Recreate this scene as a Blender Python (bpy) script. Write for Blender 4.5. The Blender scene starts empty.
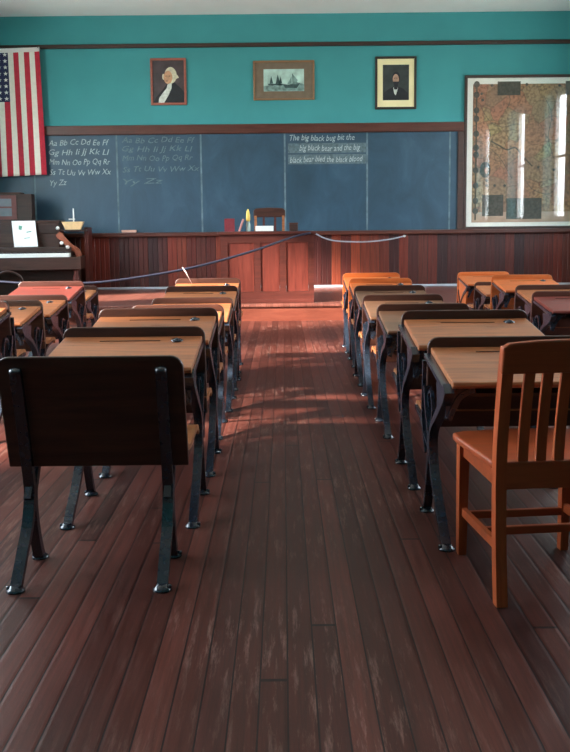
import bpy, bmesh, math, random
from mathutils import Matrix, Vector
random.seed(7)
S = bpy.context.scene
COL = S.collection
R = math.radians
WY = 11.9           # front wall plane
LX, RX = -4.95, 5.05
BY = -1.6
CZ = 4.43
PZ = 0.206          # platform top
PY = 9.24           # platform edge

# ------------------------------------------------------------------ helpers
def tag(o, label=None, cat=None, group=None, kind=None):
    if label: o['label'] = label
    if cat: o['category'] = cat
    if group: o['group'] = group
    if kind: o['kind'] = kind
    return o

def empty(name, loc=(0, 0, 0), rz=0.0, label=None, cat=None, group=None):
    o = bpy.data.objects.new(name, None)
    COL.objects.link(o)
    o.location = loc
    o.rotation_euler = (0, 0, rz)
    o.empty_display_size = 0.1
    return tag(o, label, cat, group)

class MB:
    """collects shapes for ONE mesh object"""
    def __init__(self):
        self.bm = bmesh.new()
        self.mi = 0
    def face(self, pts, mi=None):
        vs = [self.bm.verts.new(p) for p in pts]
        f = self.bm.faces.new(vs)
        f.material_index = self.mi if mi is None else mi
        return f
    def box(self, x0, x1, y0, y1, z0, z1, bev=0.0, seg=2):
        b = bmesh.new()
        bmesh.ops.create_cube(b, size=1)
        for v in b.verts:
            v.co = Vector(((x0 + x1) / 2 + v.co.x * (x1 - x0), (y0 + y1) / 2 + v.co.y * (y1 - y0), (z0 + z1) / 2 + v.co.z * (z1 - z0)))
        if bev > 0:
            bmesh.ops.bevel(b, geom=list(b.edges), offset=bev, segments=seg, profile=0.5, affect='EDGES')
        self.merge(b)
        return self
    def merge(self, b, mat=None):
        if mat is not None:
            bmesh.ops.transform(b, matrix=mat, verts=b.verts)
        vm = {}
        for v in b.verts: vm[v] = self.bm.verts.new(v.co)
        for f in b.faces:
            try:
                nf = self.bm.faces.new([vm[v] for v in f.verts])
                nf.material_index = self.mi
                nf.smooth = f.smooth
            except ValueError:
                pass
        b.free()
    def prism(self, pts, d, axis='x', c=0.0, bev=0.0, seg=2):
        """2D outline pts extruded by thickness d along axis, centred at c.
        axis x: pts=(y,z); axis y: pts=(x,z); axis z: pts=(x,y)"""
        b = bmesh.new()
        def P(a, e, t):
            if axis == 'x': return (t, a, e)
            if axis == 'y': return (a, t, e)
            return (a, e, t)
        lo = [b.verts.new(P(p[0], p[1], c - d / 2)) for p in pts]
        hi = [b.verts.new(P(p[0], p[1], c + d / 2)) for p in pts]
        n = len(pts)
        b.faces.new(lo)
        b.faces.new(list(reversed(hi)))
        for i in range(n):
            b.faces.new((lo[i], hi[i], hi[(i + 1) % n], lo[(i + 1) % n]))
        bmesh.ops.recalc_face_normals(b, faces=b.faces)
        if bev > 0:
            es = [e for e in b.edges if e.calc_face_angle(0) > 0.6]
            bmesh.ops.bevel(b, geom=es, offset=bev, segments=seg, profile=0.5, affect='EDGES')
        self.merge(b)
        return self
    def strip(self, path, th, d, axis='x', c=0.0):
        """flat bar following a 2D path: th = thickness in the plane (number or list), d = width across"""
        n = len(path)
        L, Rr = [], []
        for i in range(n):
            p = Vector(path[i])
            a = Vector(path[max(i - 1, 0)]); bb = Vector(path[min(i + 1, n - 1)])
            t = (bb - a).normalized()
            nn = Vector((-t.y, t.x))
            w = th[i] if isinstance(th, (list, tuple)) else th
            L.append(p + nn * w / 2); Rr.append(p - nn * w / 2)
        b = bmesh.new()
        def P(q, t):
            if axis == 'x': return (t, q.x, q.y)
            if axis == 'y': return (q.x, t, q.y)
            return (q.x, q.y, t)
        rings = []
        for i in range(n):
            w = d[i] if isinstance(d, (list, tuple)) else d
            rings.append([b.verts.new(P(L[i], c - w / 2)), b.verts.new(P(L[i], c + w / 2)),
                          b.verts.new(P(Rr[i], c + w / 2)), b.verts.new(P(Rr[i], c - w / 2))])
        b.faces.new(rings[0]); b.faces.new(list(reversed(rings[-1])))
        for i in range(n - 1):
            for k in range(4):
                b.faces.new((rings[i][k], rings[i + 1][k], rings[i + 1][(k + 1) % 4], rings[i][(k + 1) % 4]))
        bmesh.ops.recalc_face_normals(b, faces=b.faces)
        self.merge(b)
        return self
    def tube(self, pts, r, seg=10):
        b = bmesh.new()
        pts = [Vector(p) for p in pts]
        n = len(pts)
        rings = []
        up = Vector((0, 0, 1))
        prev = None
        for i in range(n):
            t = (pts[min(i + 1, n - 1)] - pts[max(i - 1, 0)]).normalized()
            if prev is None:
                a = t.cross(up)
                if a.length < 1e-3: a = t.cross(Vector((1, 0, 0)))
            else:
                a = prev - t * prev.dot(t)
            a.normalize(); prev = a
            bb = t.cross(a)
            rr = r[i] if isinstance(r, (list, tuple)) else r
            rings.append([b.verts.new(pts[i] + (a * math.cos(2 * math.pi * k / seg) + bb * math.sin(2 * math.pi * k / seg)) * rr) for k in range(seg)])
        b.faces.new(rings[0]); b.faces.new(list(reversed(rings[-1])))
        for i in range(n - 1):
            for k in range(seg):
                f = b.faces.new((rings[i][k], rings[i + 1][k], rings[i + 1][(k + 1) % seg], rings[i][(k + 1) % seg]))
                f.smooth = True
        bmesh.ops.recalc_face_normals(b, faces=b.faces)
        self.merge(b)
        return self
    def lathe(self, prof, c=(0, 0, 0), seg=20):
        b = bmesh.new()
        rings = []
        for (r, z) in prof:
            rings.append([b.verts.new((c[0] + r * math.cos(2 * math.pi * k / seg), c[1] + r * math.sin(2 * math.pi * k / seg), c[2] + z)) for k in range(seg)])
        b.faces.new(rings[0]); b.faces.new(rings[-1])
        for i in range(len(prof) - 1):
            for k in range(seg):
                f = b.faces.new((rings[i][k], rings[i][(k + 1) % seg], rings[i + 1][(k + 1) % seg], rings[i + 1][k]))
                f.smooth = True
        bmesh.ops.recalc_face_normals(b, faces=b.faces)
        self.merge(b)
        return self
    def build(self, name, mats, parent=None, label=None, cat=None, group=None, kind=None, smooth=False):
        me = bpy.data.meshes.new(name)
        self.bm.to_mesh(me); self.bm.free()
        if not isinstance(mats, (list, tuple)): mats = [mats]
        for m in mats: me.materials.append(m)
        if smooth:
            for p in me.polygons: p.use_smooth = True
        o = bpy.data.objects.new(name, me)
        COL.objects.link(o)
        if parent: o.parent = parent
        return tag(o, label, cat, group, kind)

def copy_tree(o, parent=None):
    c = o.copy()
    COL.objects.link(c)
    if parent: c.parent = parent
    for ch in list(o.children):
        copy_tree(ch, c)
    return c

def bez(p0, p1, p2, p3, n=8):
    out = []
    for i in range(n + 1):
        t = i / n
        out.append(tuple((1 - t) ** 3 * a + 3 * (1 - t) ** 2 * t * b + 3 * (1 - t) * t * t * c + t ** 3 * d for a, b, c, d in zip(p0, p1, p2, p3)))
    return out

def smooth_path(pts, n=5):
    """Catmull-Rom through pts"""
    out = []
    P = [pts[0]] + list(pts) + [pts[-1]]
    for i in range(1, len(P) - 2):
        for k in range(n):
            t = k / n
            out.append(tuple(0.5 * ((2 * b) + (-a + c) * t + (2 * a - 5 * b + 4 * c - d) * t * t + (-a + 3 * b - 3 * c + d) * t ** 3)
                             for a, b, c, d in zip(P[i - 1], P[i], P[i + 1], P[i + 2])))
    out.append(tuple(pts[-1]))
    return out

def rrect(x0, x1, z0, z1, r, n=5, bottom=True):
    pts = []
    def arc(cx, cz, a0):
        for i in range(n + 1):
            a = R(a0 + 90 * i / n)
            pts.append((cx + r * math.cos(a), cz + r * math.sin(a)))
    arc(x1 - r, z1 - r, 0); arc(x0 + r, z1 - r, 90)
    if bottom:
        arc(x0 + r, z0 + r, 180); arc(x1 - r, z0 + r, 270)
    else:
        pts.append((x0, z0)); pts.append((x1, z0))
    return pts

# ------------------------------------------------------------------ materials
def new_mat(name):
    m = bpy.data.materials.new(name)
    m.use_nodes = True
    nt = m.node_tree
    b = nt.nodes['Principled BSDF']
    return m, nt, b

def N(nt, t, **kw):
    n = nt.nodes.new(t)
    for k, v in kw.items():
        setattr(n, k, v)
    return n

def ramp(nt, stops):
    n = nt.nodes.new('ShaderNodeValToRGB')
    e = n.color_ramp.elements
    while len(e) < len(stops): e.new(0.5)
    for el, (p, c) in zip(e, stops):
        el.position = p
        el.color = (*c, 1)
    return n

def plain(name, col, rough=0.6, var=0.12, scale=12, metal=0.0, spec=0.5, bump=0.0):
    m, nt, b = new_mat(name)
    tc = N(nt, 'ShaderNodeTexCoord')
    no = N(nt, 'ShaderNodeTexNoise'); no.inputs['Scale'].default_value = scale; no.inputs['Detail'].default_value = 4
    nt.links.new(tc.outputs['Object'], no.inputs['Vector'])
    rp = ramp(nt, [(0.3, tuple(c * (1 - var) for c in col)), (0.7, tuple(min(1, c * (1 + var)) for c in col))])
    nt.links.new(no.outputs['Fac'], rp.inputs['Fac'])
    nt.links.new(rp.outputs['Color'], b.inputs['Base Color'])
    b.inputs['Roughness'].default_value = rough
    b.inputs['Metallic'].default_value = metal
    b.inputs['Specular IOR Level'].default_value = spec
    if bump:
        bp = N(nt, 'ShaderNodeBump'); bp.inputs['Strength'].default_value = bump; bp.inputs['Distance'].default_value = 0.01
        nt.links.new(no.outputs['Fac'], bp.inputs['Height']); nt.links.new(bp.outputs['Normal'], b.inputs['Normal'])
    return m

def wood(name, dark, light, rough=0.4, axis='x', scale=3.0, stretch=14, hue=0.12, spec=0.5, bump=0.05):
    m, nt, b = new_mat(name)
    tc = N(nt, 'ShaderNodeTexCoord'); oi = N(nt, 'ShaderNodeObjectInfo')
    mp = N(nt, 'ShaderNodeMapping')
    sc = {'x': (1, stretch, stretch), 'y': (stretch, 1, stretch), 'z': (stretch, stretch, 1)}[axis]
    mp.inputs['Scale'].default_value = sc
    ad = N(nt, 'ShaderNodeVectorMath', operation='ADD')
    ml = N(nt, 'ShaderNodeMath', operation='MULTIPLY'); ml.inputs[1].default_value = 20
    nt.links.new(oi.outputs['Random'], ml.inputs[0])
    nt.links.new(tc.outputs['Object'], mp.inputs['Vector'])
    nt.links.new(mp.outputs['Vector'], ad.inputs[0]); nt.links.new(ml.outputs[0], ad.inputs[1])
    n1 = N(nt, 'ShaderNodeTexNoise'); n1.inputs['Scale'].default_value = scale; n1.inputs['Detail'].default_value = 6; n1.inputs['Roughness'].default_value = 0.65
    n1.inputs['Distortion'].default_value = 0.6
    nt.links.new(ad.outputs[0], n1.inputs['Vector'])
    rp = ramp(nt, [(0.28, dark), (0.72, light)])
    nt.links.new(n1.outputs['Fac'], rp.inputs['Fac'])
    hs = N(nt, 'ShaderNodeHueSaturation')
    mr = N(nt, 'ShaderNodeMapRange'); mr.inputs['To Min'].default_value = 1 - hue; mr.inputs['To Max'].default_value = 1 + hue
    nt.links.new(oi.outputs['Random'], mr.inputs['Value'])
    nt.links.new(mr.outputs['Result'], hs.inputs['Value'])
    nt.links.new(rp.outputs['Color'], hs.inputs['Color'])
    nt.links.new(hs.outputs['Color'], b.inputs['Base Color'])
    rr = N(nt, 'ShaderNodeMapRange'); rr.inputs['To Min'].default_value = rough - 0.08; rr.inputs['To Max'].default_value = rough + 0.12
    nt.links.new(n1.outputs['Fac'], rr.inputs['Value']); nt.links.new(rr.outputs['Result'], b.inputs['Roughness'])
    b.inputs['Specular IOR Level'].default_value = spec
    bp = N(nt, 'ShaderNodeBump'); bp.inputs['Strength'].default_value = bump; bp.inputs['Distance'].default_value = 0.005
    nt.links.new(n1.outputs['Fac'], bp.inputs['Height']); nt.links.new(bp.outputs['Normal'], b.inputs['Normal'])
    return m

def plank_mat(name, width, cols, seam_col, rough, spec=0.5, along='y', seam=0.045, wear=None, endjoint=None, bump=0.25):
    """boards laid side by side along world x; per-board tone, dark seams, grain, worn patches"""
    m, nt, b = new_mat(name)
    ge = N(nt, 'ShaderNodeNewGeometry')
    sp = N(nt, 'ShaderNodeSeparateXYZ'); nt.links.new(ge.outputs['Position'], sp.inputs[0])
    dv = N(nt, 'ShaderNodeMath', operation='DIVIDE'); dv.inputs[1].default_value = width
    nt.links.new(sp.outputs['X'], dv.inputs[0])
    fl = N(nt, 'ShaderNodeMath', operation='FLOOR'); nt.links.new(dv.outputs[0], fl.inputs[0])
    fr = N(nt, 'ShaderNodeMath', operation='FRACT'); nt.links.new(dv.outputs[0], fr.inputs[0])
    wn = N(nt, 'ShaderNodeTexWhiteNoise', noise_dimensions='1D'); nt.links.new(fl.outputs[0], wn.inputs['W'])
    tone_src = wn.outputs['Value']
    seam_extra = None
    if endjoint:
        # board ends at staggered lengths
        mo = N(nt, 'ShaderNodeMath', operation='MULTIPLY_ADD'); mo.inputs[1].default_value = endjoint * 3.7
        nt.links.new(wn.outputs['Value'], mo.inputs[0]); nt.links.new(sp.outputs['Y'], mo.inputs[2])
        d2 = N(nt, 'ShaderNodeMath', operation='DIVIDE'); d2.inputs[1].default_value = endjoint
        nt.links.new(mo.outputs[0], d2.inputs[0])
        f2 = N(nt, 'ShaderNodeMath', operation='FLOOR'); nt.links.new(d2.outputs[0], f2.inputs[0])
        fr2 = N(nt, 'ShaderNodeMath', operation='FRACT'); nt.links.new(d2.outputs[0], fr2.inputs[0])
        cx = N(nt, 'ShaderNodeCombineXYZ'); nt.links.new(fl.outputs[0], cx.inputs[0]); nt.links.new(f2.outputs[0], cx.inputs[1])
        w2 = N(nt, 'ShaderNodeTexWhiteNoise', noise_dimensions='2D'); nt.links.new(cx.outputs[0], w2.inputs['Vector'])
        tone_src = w2.outputs['Value']
        seam_extra = N(nt, 'ShaderNodeMath', operation='LESS_THAN'); seam_extra.inputs[1].default_value = 0.0025
        nt.links.new(fr2.outputs[0], seam_extra.inputs[0])
    rp = ramp(nt, [(i / (len(cols) - 1), c) for i, c in enumerate(cols)])
    nt.links.new(tone_src, rp.inputs['Fac'])
    # grain, offset for each board
    cv = N(nt, 'ShaderNodeCombineXYZ')
    g1 = N(nt, 'ShaderNodeMath', operation='MULTIPLY'); g1.inputs[1].default_value = 60; nt.links.new(sp.outputs['X'], g1.inputs[0])
    src = 'Y' if along == 'y' else 'Z'
    g2 = N(nt, 'ShaderNodeMath', operation='MULTIPLY_ADD'); g2.inputs[1].default_value = 2.2
    nt.links.new(sp.outputs[src], g2.inputs[0])
    g3 = N(nt, 'ShaderNodeMath', operation='MULTIPLY'); g3.inputs[1].default_value = 30; nt.links.new(wn.outputs['Value'], g3.inputs[0])
    nt.links.new(g3.outputs[0], g2.inputs[2])
    nt.links.new(g1.outputs[0], cv.inputs[0]); nt.links.new(g2.outputs[0], cv.inputs[1])
    gn = N(nt, 'ShaderNodeTexNoise'); gn.inputs['Scale'].default_value = 1.0; gn.inputs['Detail'].default_value = 6; gn.inputs['Roughness'].default_value = 0.7
    nt.links.new(cv.outputs[0], gn.inputs['Vector'])
    gr = ramp(nt, [(0.3, (0.55, 0.55, 0.55)), (0.7, (1.35, 1.35, 1.35))])
    nt.links.new(gn.outputs['Fac'], gr.inputs['Fac'])
    mx = N(nt, 'ShaderNodeMix', data_type='RGBA', blend_type='MULTIPLY'); mx.inputs['Factor'].default_value = 1
    nt.links.new(rp.outputs['Color'], mx.inputs['A']); nt.links.new(gr.outputs['Color'], mx.inputs['B'])
    cur = mx.outputs['Result']
    rough_src = None
    if wear:
        # scuffed pale patches, streaked along the boards
        wv = N(nt, 'ShaderNodeCombineXYZ')
        a1 = N(nt, 'ShaderNodeMath', operation='MULTIPLY'); a1.inputs[1].default_value = 30; nt.links.new(sp.outputs['X'], a1.inputs[0])
        a2 = N(nt, 'ShaderNodeMath', operation='MULTIPLY_ADD'); a2.inputs[1].default_value = 3.6; nt.links.new(sp.outputs['Y'], a2.inputs[0]); nt.links.new(g3.outputs[0], a2.inputs[2])
        nt.links.new(a1.outputs[0], wv.inputs[0]); nt.links.new(a2.outputs[0], wv.inputs[1])
        w1 = N(nt, 'ShaderNodeTexNoise'); w1.inputs['Scale'].default_value = 1.3; w1.inputs['Detail'].default_value = 8; w1.inputs['Roughness'].default_value = 0.75
        nt.links.new(wv.outputs[0], w1.inputs['Vector'])
        wr = ramp(nt, [(0.52, (0, 0, 0)), (0.68, (1, 1, 1))]); nt.links.new(w1.outputs['Fac'], wr.inputs['Fac'])
        lw = N(nt, 'ShaderNodeTexNoise'); lw.inputs['Scale'].default_value = 0.9; lw.inputs['Detail'].default_value = 3
        nt.links.new(ge.outputs['Position'], lw.inputs['Vector'])
        lr = ramp(nt, [(0.42, (0, 0, 0)), (0.60, (1, 1, 1))]); nt.links.new(lw.outputs['Fac'], lr.inputs['Fac'])
        wm = N(nt, 'ShaderNodeMath', operation='MULTIPLY'); nt.links.new(wr.outputs['Color'], wm.inputs[0]); nt.links.new(lr.outputs['Color'], wm.inputs[1])
        wk = N(nt, 'ShaderNodeMath', operation='MULTIPLY'); wk.inputs[1].default_value = 0.8; nt.links.new(wm.outputs[0], wk.inputs[0])
        m2 = N(nt, 'ShaderNodeMix', data_type='RGBA'); nt.links.new(wk.outputs[0], m2.inputs['Factor'])
        nt.links.new(cur, m2.inputs['A']); m2.inputs['B'].default_value = (*wear, 1)
        cur = m2.outputs['Result']
    # seams
    pp = N(nt, 'ShaderNodeMath', operation='PINGPONG'); pp.inputs[1].default_value = 0.5; nt.links.new(fr.outputs[0], pp.inputs[0])
    ls = N(nt, 'ShaderNodeMath', operation='LESS_THAN'); ls.inputs[1].default_value = seam; nt.links.new(pp.outputs[0], ls.inputs[0])
    sfac = ls.outputs[0]
    if seam_extra:
        mxm = N(nt, 'ShaderNodeMath', operation='MAXIMUM'); nt.links.new(ls.outputs[0], mxm.inputs[0]); nt.links.new(seam_extra.outputs[0], mxm.inputs[1]); sfac = mxm.outputs[0]
    m3 = N(nt, 'ShaderNodeMix', data_type='RGBA'); nt.links.new(sfac, m3.inputs['Factor'])
    nt.links.new(cur, m3.inputs['A']); m3.inputs['B'].default_value = (*seam_col, 1)
    nt.links.new(m3.outputs['Result'], b.inputs['Base Color'])
    rr = N(nt, 'ShaderNodeMapRange'); rr.inputs['To Min'].default_value = rough - 0.1; rr.inputs['To Max'].default_value = rough + 0.14
    nt.links.new(gn.outputs['Fac'], rr.inputs['Value'])
    nt.links.new(rr.outputs['Result'], b.inputs['Roughness'])
    b.inputs['Specular IOR Level'].default_value = spec
    # bump: crowned boards + seams + grain
    sm = N(nt, 'ShaderNodeMapRange', interpolation_type='SMOOTHSTEP'); sm.inputs['From Max'].default_value = 0.14
    nt.links.new(pp.outputs[0], sm.inputs['Value'])
    hb = N(nt, 'ShaderNodeMath', operation='MULTIPLY_ADD'); hb.inputs[1].default_value = 0.35
    nt.links.new(gn.outputs['Fac'], hb.inputs[0]); nt.links.new(sm.outputs['Result'], hb.inputs[2])
    bp = N(nt, 'ShaderNodeBump'); bp.inputs['Strength'].default_value = bump; bp.inputs['Distance'].default_value = 0.006
    nt.links.new(hb.outputs[0], bp.inputs['Height']); nt.links.new(bp.outputs['Normal'], b.inputs['Normal'])
    return m

def glass_mat(name, base=0.04):
    m = bpy.data.materials.new(name); m.use_nodes = True
    nt = m.node_tree
    for n in list(nt.nodes): nt.nodes.remove(n)
    out = N(nt, 'ShaderNodeOutputMaterial'); tr = N(nt, 'ShaderNodeBsdfTransparent'); gl = N(nt, 'ShaderNodeBsdfGlossy')
    gl.inputs['Roughness'].default_value = 0.02
    fr = N(nt, 'ShaderNodeFresnel')
    ge = N(nt, 'ShaderNodeNewGeometry')          # same reflectance on both faces of a thin pane
    io = N(nt, 'ShaderNodeMath', operation='MULTIPLY_ADD'); io.inputs[1].default_value = 1 / 1.5 - 1.5; io.inputs[2].default_value = 1.5
    nt.links.new(ge.outputs['Backfacing'], io.inputs[0]); nt.links.new(io.outputs[0], fr.inputs['IOR'])
    mx = N(nt, 'ShaderNodeMixShader')
    nt.links.new(fr.outputs[0], mx.inputs[0]); nt.links.new(tr.outputs[0], mx.inputs[1]); nt.links.new(gl.outputs[0], mx.inputs[2])
    nt.links.new(mx.outputs[0], out.inputs['Surface'])
    return m

M = {}
M['top'] = wood('desktop_oak', (0.21, 0.062, 0.022), (0.56, 0.200, 0.078), 0.29, 'x', 3.0, 12, 0.14)
M['back'] = wood('dark_panel_wood', (0.026, 0.008, 0.0055), (0.078, 0.026, 0.015), 0.40, 'x', 2.6, 10, 0.10)
M['topdark'] = wood('brown_desktop', (0.10, 0.045, 0.024), (0.24, 0.12, 0.066), 0.33, 'x', 3.0, 12, 0.14)
M['backred'] = wood('orange_varnish', (0.34, 0.070, 0.016), (0.64, 0.165, 0.040), 0.34, 'x', 2.6, 10, 0.08)
M['topred'] = wood('red_varnish', (0.10, 0.018, 0.013), (0.24, 0.046, 0.032), 0.36, 'x', 2.6, 10, 0.08)
M['seat'] = wood('seat_wood', (0.21, 0.07, 0.024), (0.42, 0.16, 0.06), 0.38, 'x', 3.0, 12, 0.10)
M['shelf'] = wood('shelf_wood', (0.05, 0.02, 0.01), (0.11, 0.05, 0.025), 0.5, 'x', 3.0, 12, 0.10)
M['chair'] = wood('chair_wood', (0.27, 0.046, 0.013), (0.46, 0.096, 0.028), 0.33, 'z', 3.0, 12, 0.04)
M['chairx'] = wood('chair_wood_cross', (0.24, 0.040, 0.012), (0.41, 0.084, 0.026), 0.33, 'x', 3.0, 12, 0.04)
M['iron'] = plain('cast_iron', (0.014, 0.022, 0.036), 0.27, 0.3, 40, 0.0, 0.9, 0.03)
M['brass'] = plain('dull_metal', (0.10, 0.09, 0.085), 0.35, 0.2, 60, 0.8)
M['teal'] = plain('teal_plaster', (0.055, 0.285, 0.300), 0.75, 0.05, 2.2, 0, 0.3, 0.02)
M['ceil'] = plain('ceiling_white', (0.88, 0.90, 0.89), 0.8, 0.02, 3)
M['trim'] = wood('trim_wood', (0.055, 0.014, 0.009), (0.115, 0.032, 0.019), 0.4, 'x', 2.0, 10, 0.04)
M['trimd'] = wood('dark_trim', (0.030, 0.013, 0.010), (0.06, 0.025, 0.018), 0.45, 'x', 2.0, 10, 0.04)
M['floor'] = plank_mat('floor_boards', 0.0705, [(0.034, 0.008, 0.006), (0.072, 0.018, 0.012), (0.050, 0.012, 0.008), (0.110, 0.030, 0.021), (0.058, 0.015, 0.011)],
                       (0.008, 0.003, 0.003), 0.38, 0.32, 'y', 0.03, (0.30, 0.17, 0.135), 4.6, 0.14)
M['plat'] = plank_mat('platform_boards', 0.0705, [(0.14, 0.045, 0.032), (0.20, 0.07, 0.05), (0.17, 0.055, 0.04)], (0.03, 0.012, 0.01), 0.32, 0.5, 'y', 0.03, None, 3.0)
M['riser'] = wood('platform_riser', (0.13, 0.03, 0.018), (0.21, 0.055, 0.03), 0.4, 'x', 2, 8, 0.02)
M['wains'] = plank_mat('wainscot_boards', 0.1524, [(0.045, 0.009, 0.008), (0.19, 0.029, 0.015), (0.075, 0.013, 0.010), (0.030, 0.011, 0.013), (0.25, 0.045, 0.018), (0.10, 0.018, 0.012), (0.05, 0.012, 0.012), (0.15, 0.024, 0.014)],
                       (0.018, 0.006, 0.005), 0.4, 0.5, 'z', 0.02, None, None, 0.2)
M['wside'] = wood('side_wainscot', (0.09, 0.024, 0.014), (0.17, 0.045, 0.025), 0.42, 'z', 2.0, 12, 0.02)
M['slate'] = None
M['white'] = plain('white_paint', (0.78, 0.78, 0.74), 0.5, 0.03, 8)
M['frost'] = plain('pale_strip', (0.55, 0.58, 0.66), 0.35, 0.06, 10)
M['glass'] = glass_mat('clear_glass')
M['chalk'] = plain('chalk', (0.36, 0.44, 0.45), 0.9, 0.35, 60)
M['chalkfaint'] = plain('faint_chalk', (0.125, 0.185, 0.20), 0.9, 0.35, 40)
M['chalksmear'] = plain('chalk_smear', (0.095, 0.145, 0.165), 0.85, 0.25, 30)
M['joint'] = plain('slate_joint', (0.11, 0.17, 0.20), 0.7, 0.35, 9)

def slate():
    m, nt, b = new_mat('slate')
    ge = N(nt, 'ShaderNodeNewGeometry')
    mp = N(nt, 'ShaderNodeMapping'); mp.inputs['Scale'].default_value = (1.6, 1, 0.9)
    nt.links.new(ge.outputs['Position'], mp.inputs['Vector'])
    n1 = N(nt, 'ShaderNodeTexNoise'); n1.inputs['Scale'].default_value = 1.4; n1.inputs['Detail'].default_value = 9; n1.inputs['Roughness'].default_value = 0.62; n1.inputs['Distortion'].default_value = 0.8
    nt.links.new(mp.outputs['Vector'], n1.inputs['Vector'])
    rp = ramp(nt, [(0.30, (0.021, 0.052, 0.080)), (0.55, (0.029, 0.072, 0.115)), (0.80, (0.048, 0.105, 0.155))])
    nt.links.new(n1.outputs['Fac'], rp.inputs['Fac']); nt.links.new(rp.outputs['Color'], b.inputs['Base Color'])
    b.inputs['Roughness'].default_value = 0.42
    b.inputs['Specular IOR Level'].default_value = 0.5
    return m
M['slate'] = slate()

# ------------------------------------------------------------------ the room shell
MB().box(LX - .4, RX + .4, BY - .4, WY + .4, -0.2, 0).build('floor', M['floor'], kind='structure')
MB().box(LX - .4, RX + .4, BY - .4, WY + .4, CZ, CZ + 0.2).build('ceiling', M['ceil'], kind='structure')
MB().box(LX - .4, RX + .4, WY, WY + .3, 0, CZ).build('wall_front', M['teal'], kind='structure')
MB().box(LX - .4, RX + .4, BY - .3, BY, 0, CZ).build('wall_back', M['teal'], kind='structure')
WT = 0.30           # thickness of the side walls
WIN_R = [9.6, 7.3, 4.6]
WIN_L = [9.3, 7.0, 4.7, 2.6]
WW, WZ0, WZ1 = 1.15, 1.25, 3.65

def side_wall(name, x0, x1, wins, mat):
    mb = MB()
    ys = sorted(wins)
    mb.box(x0, x1, BY - .3, WY + .3, 0, WZ0)
    mb.box(x0, x1, BY - .3, WY + .3, WZ1, CZ)
    e = BY - .3
    for y in ys:
        mb.box(x0, x1, e, y - WW / 2, WZ0, WZ1); e = y + WW / 2
    mb.box(x0, x1, e, WY + .3, WZ0, WZ1)
    mb.build(name, mat, kind='structure')
side_wall('wall_left', LX - WT, LX, WIN_L, M['teal'])
side_wall('wall_right', RX, RX + WT, WIN_R, M['teal'])
# wainscot on the side and back walls
MB().box(LX, LX + .02, BY, WY, 0, 1.10).build('trim_1', M['wside'], kind='structure')
MB().box(RX - .02, RX, BY, WY, 0, 1.10).build('trim_2', M['wside'], kind='structure')
MB().box(LX + .02, RX - .02, BY, BY + .02, 0, 1.10).build('trim_3', M['wside'], kind='structure')

def window(n, xin, xout, y):
    """double-hung sash set near the outer face of the wall"""
    s = 1 if xout > xin else -1
    xc = xout - s * 0.06
    root = empty('window_%d' % n, (xc, y, WZ0)); root['kind'] = 'structure'
    h = WZ1 - WZ0
    fr = MB()
    w2 = WW / 2
    for (a, b_, c, d) in ((-w2, -w2 + .06, 0, h), (w2 - .06, w2, 0, h), (-w2 + .06, w2 - .06, 0, .07), (-w2 + .06, w2 - .06, h - .06, h), (-w2 + .06, w2 - .06, h / 2 - .025, h / 2 + .025)):
        fr.box(-.03, .03, a, b_, c, d)
    fr.box(-.015, .015, -.012, .012, .07, h / 2 - .025); fr.box(-.015, .015, -.012, .012, h / 2 + .025, h - .06)
    fr.build('window_frame', M['white'], root)
    gl = MB(); gl.box(-.003, .003, -w2 + .06, w2 - .06, .07, h - .06)
    gl.build('window_pane', M['glass'], root)
n = 0
for y in WIN_L: n += 1; window(n, LX, LX - WT, y)
for y in WIN_R: n += 1; window(n, RX, RX + WT, y)

# front platform, wainscot and trims
MB().box(LX + .02, RX - .02, PY + .02, WY, 0, PZ - .03).build('platform_riser', M['riser'], kind='structure')
MB().box(LX + .02, RX - .02, PY, WY, PZ - .03, PZ, .006).build('platform_floor', M['plat'], kind='structure')
mb = MB()
pts = []
bw = 0.0762
k0 = int(math.floor(LX / bw)) + 1
k1 = int(math.floor(RX / bw))
prof = [(LX, WY - .022)]
for k in range(k0, k1 + 1):
    x = k * bw
    prof += [(x - .007, WY - .022), (x, WY - .015), (x + .007, WY - .022)]
prof += [(RX, WY - .022), (RX, WY), (LX, WY)]
mb.prism(prof, 1.035 - PZ, 'z', (1.035 + PZ) / 2)
mb.build('trim_4', M['wains'], kind='structure')
MB().box(LX, RX, WY - .10, WY, 1.035, 1.10, .012).build('trim_5', M['trim'], kind='structure')       # chair rail / chalk ledge
MB().box(LX, RX, WY - .045, WY - .022, PZ, PZ + .035, .008).build('trim_6', M['frost'], kind='structure')
MB().box(LX, RX, WY - .05, WY, 3.935, 3.995, .012).build('trim_7', M['trimd'], kind='structure')     # picture rail

# ------------------------------------------------------------------ blackboard
bb = empty('blackboard', (-0.85, WY, 1.10), 0, 'long blue-black slate blackboard across the front wall with faded handwriting in chalk', 'blackboard')
BX, BZ = -0.85, 1.10
def wbox(mb, x0, x1, z0, z1, d0, d1, bev=0):      # wall-relative box in the blackboard's frame
    mb.box(x0 - BX, x1 - BX, -d1, -d0, z0 - BZ, z1 - BZ, bev); return mb
seams = [-4.48, -3.882, -2.584, -1.27, 0.039, 1.327, 2.62, 2.75]
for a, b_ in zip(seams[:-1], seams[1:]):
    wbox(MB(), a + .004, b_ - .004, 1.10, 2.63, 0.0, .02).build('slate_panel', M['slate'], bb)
for a in seams[1:-1]:
    wbox(MB(), a - .013, a + .013, 1.10, 2.62, .0, .0215).build('joint', M['joint'], bb)
wbox(MB(), -4.6, 2.836, 2.62, 2.765, 0, .055, .012).build('top_rail', M['trim'], bb)
wbox(MB(), 2.74, 2.835, 1.10, 2.62, 0, .05, .01).build('side_stile', M['trimd'], bb)
wbox(MB(), -4.6, -4.48, 1.10, 2.62, 0, .05, .01).build('side_stile', M['trimd'], bb)

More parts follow.
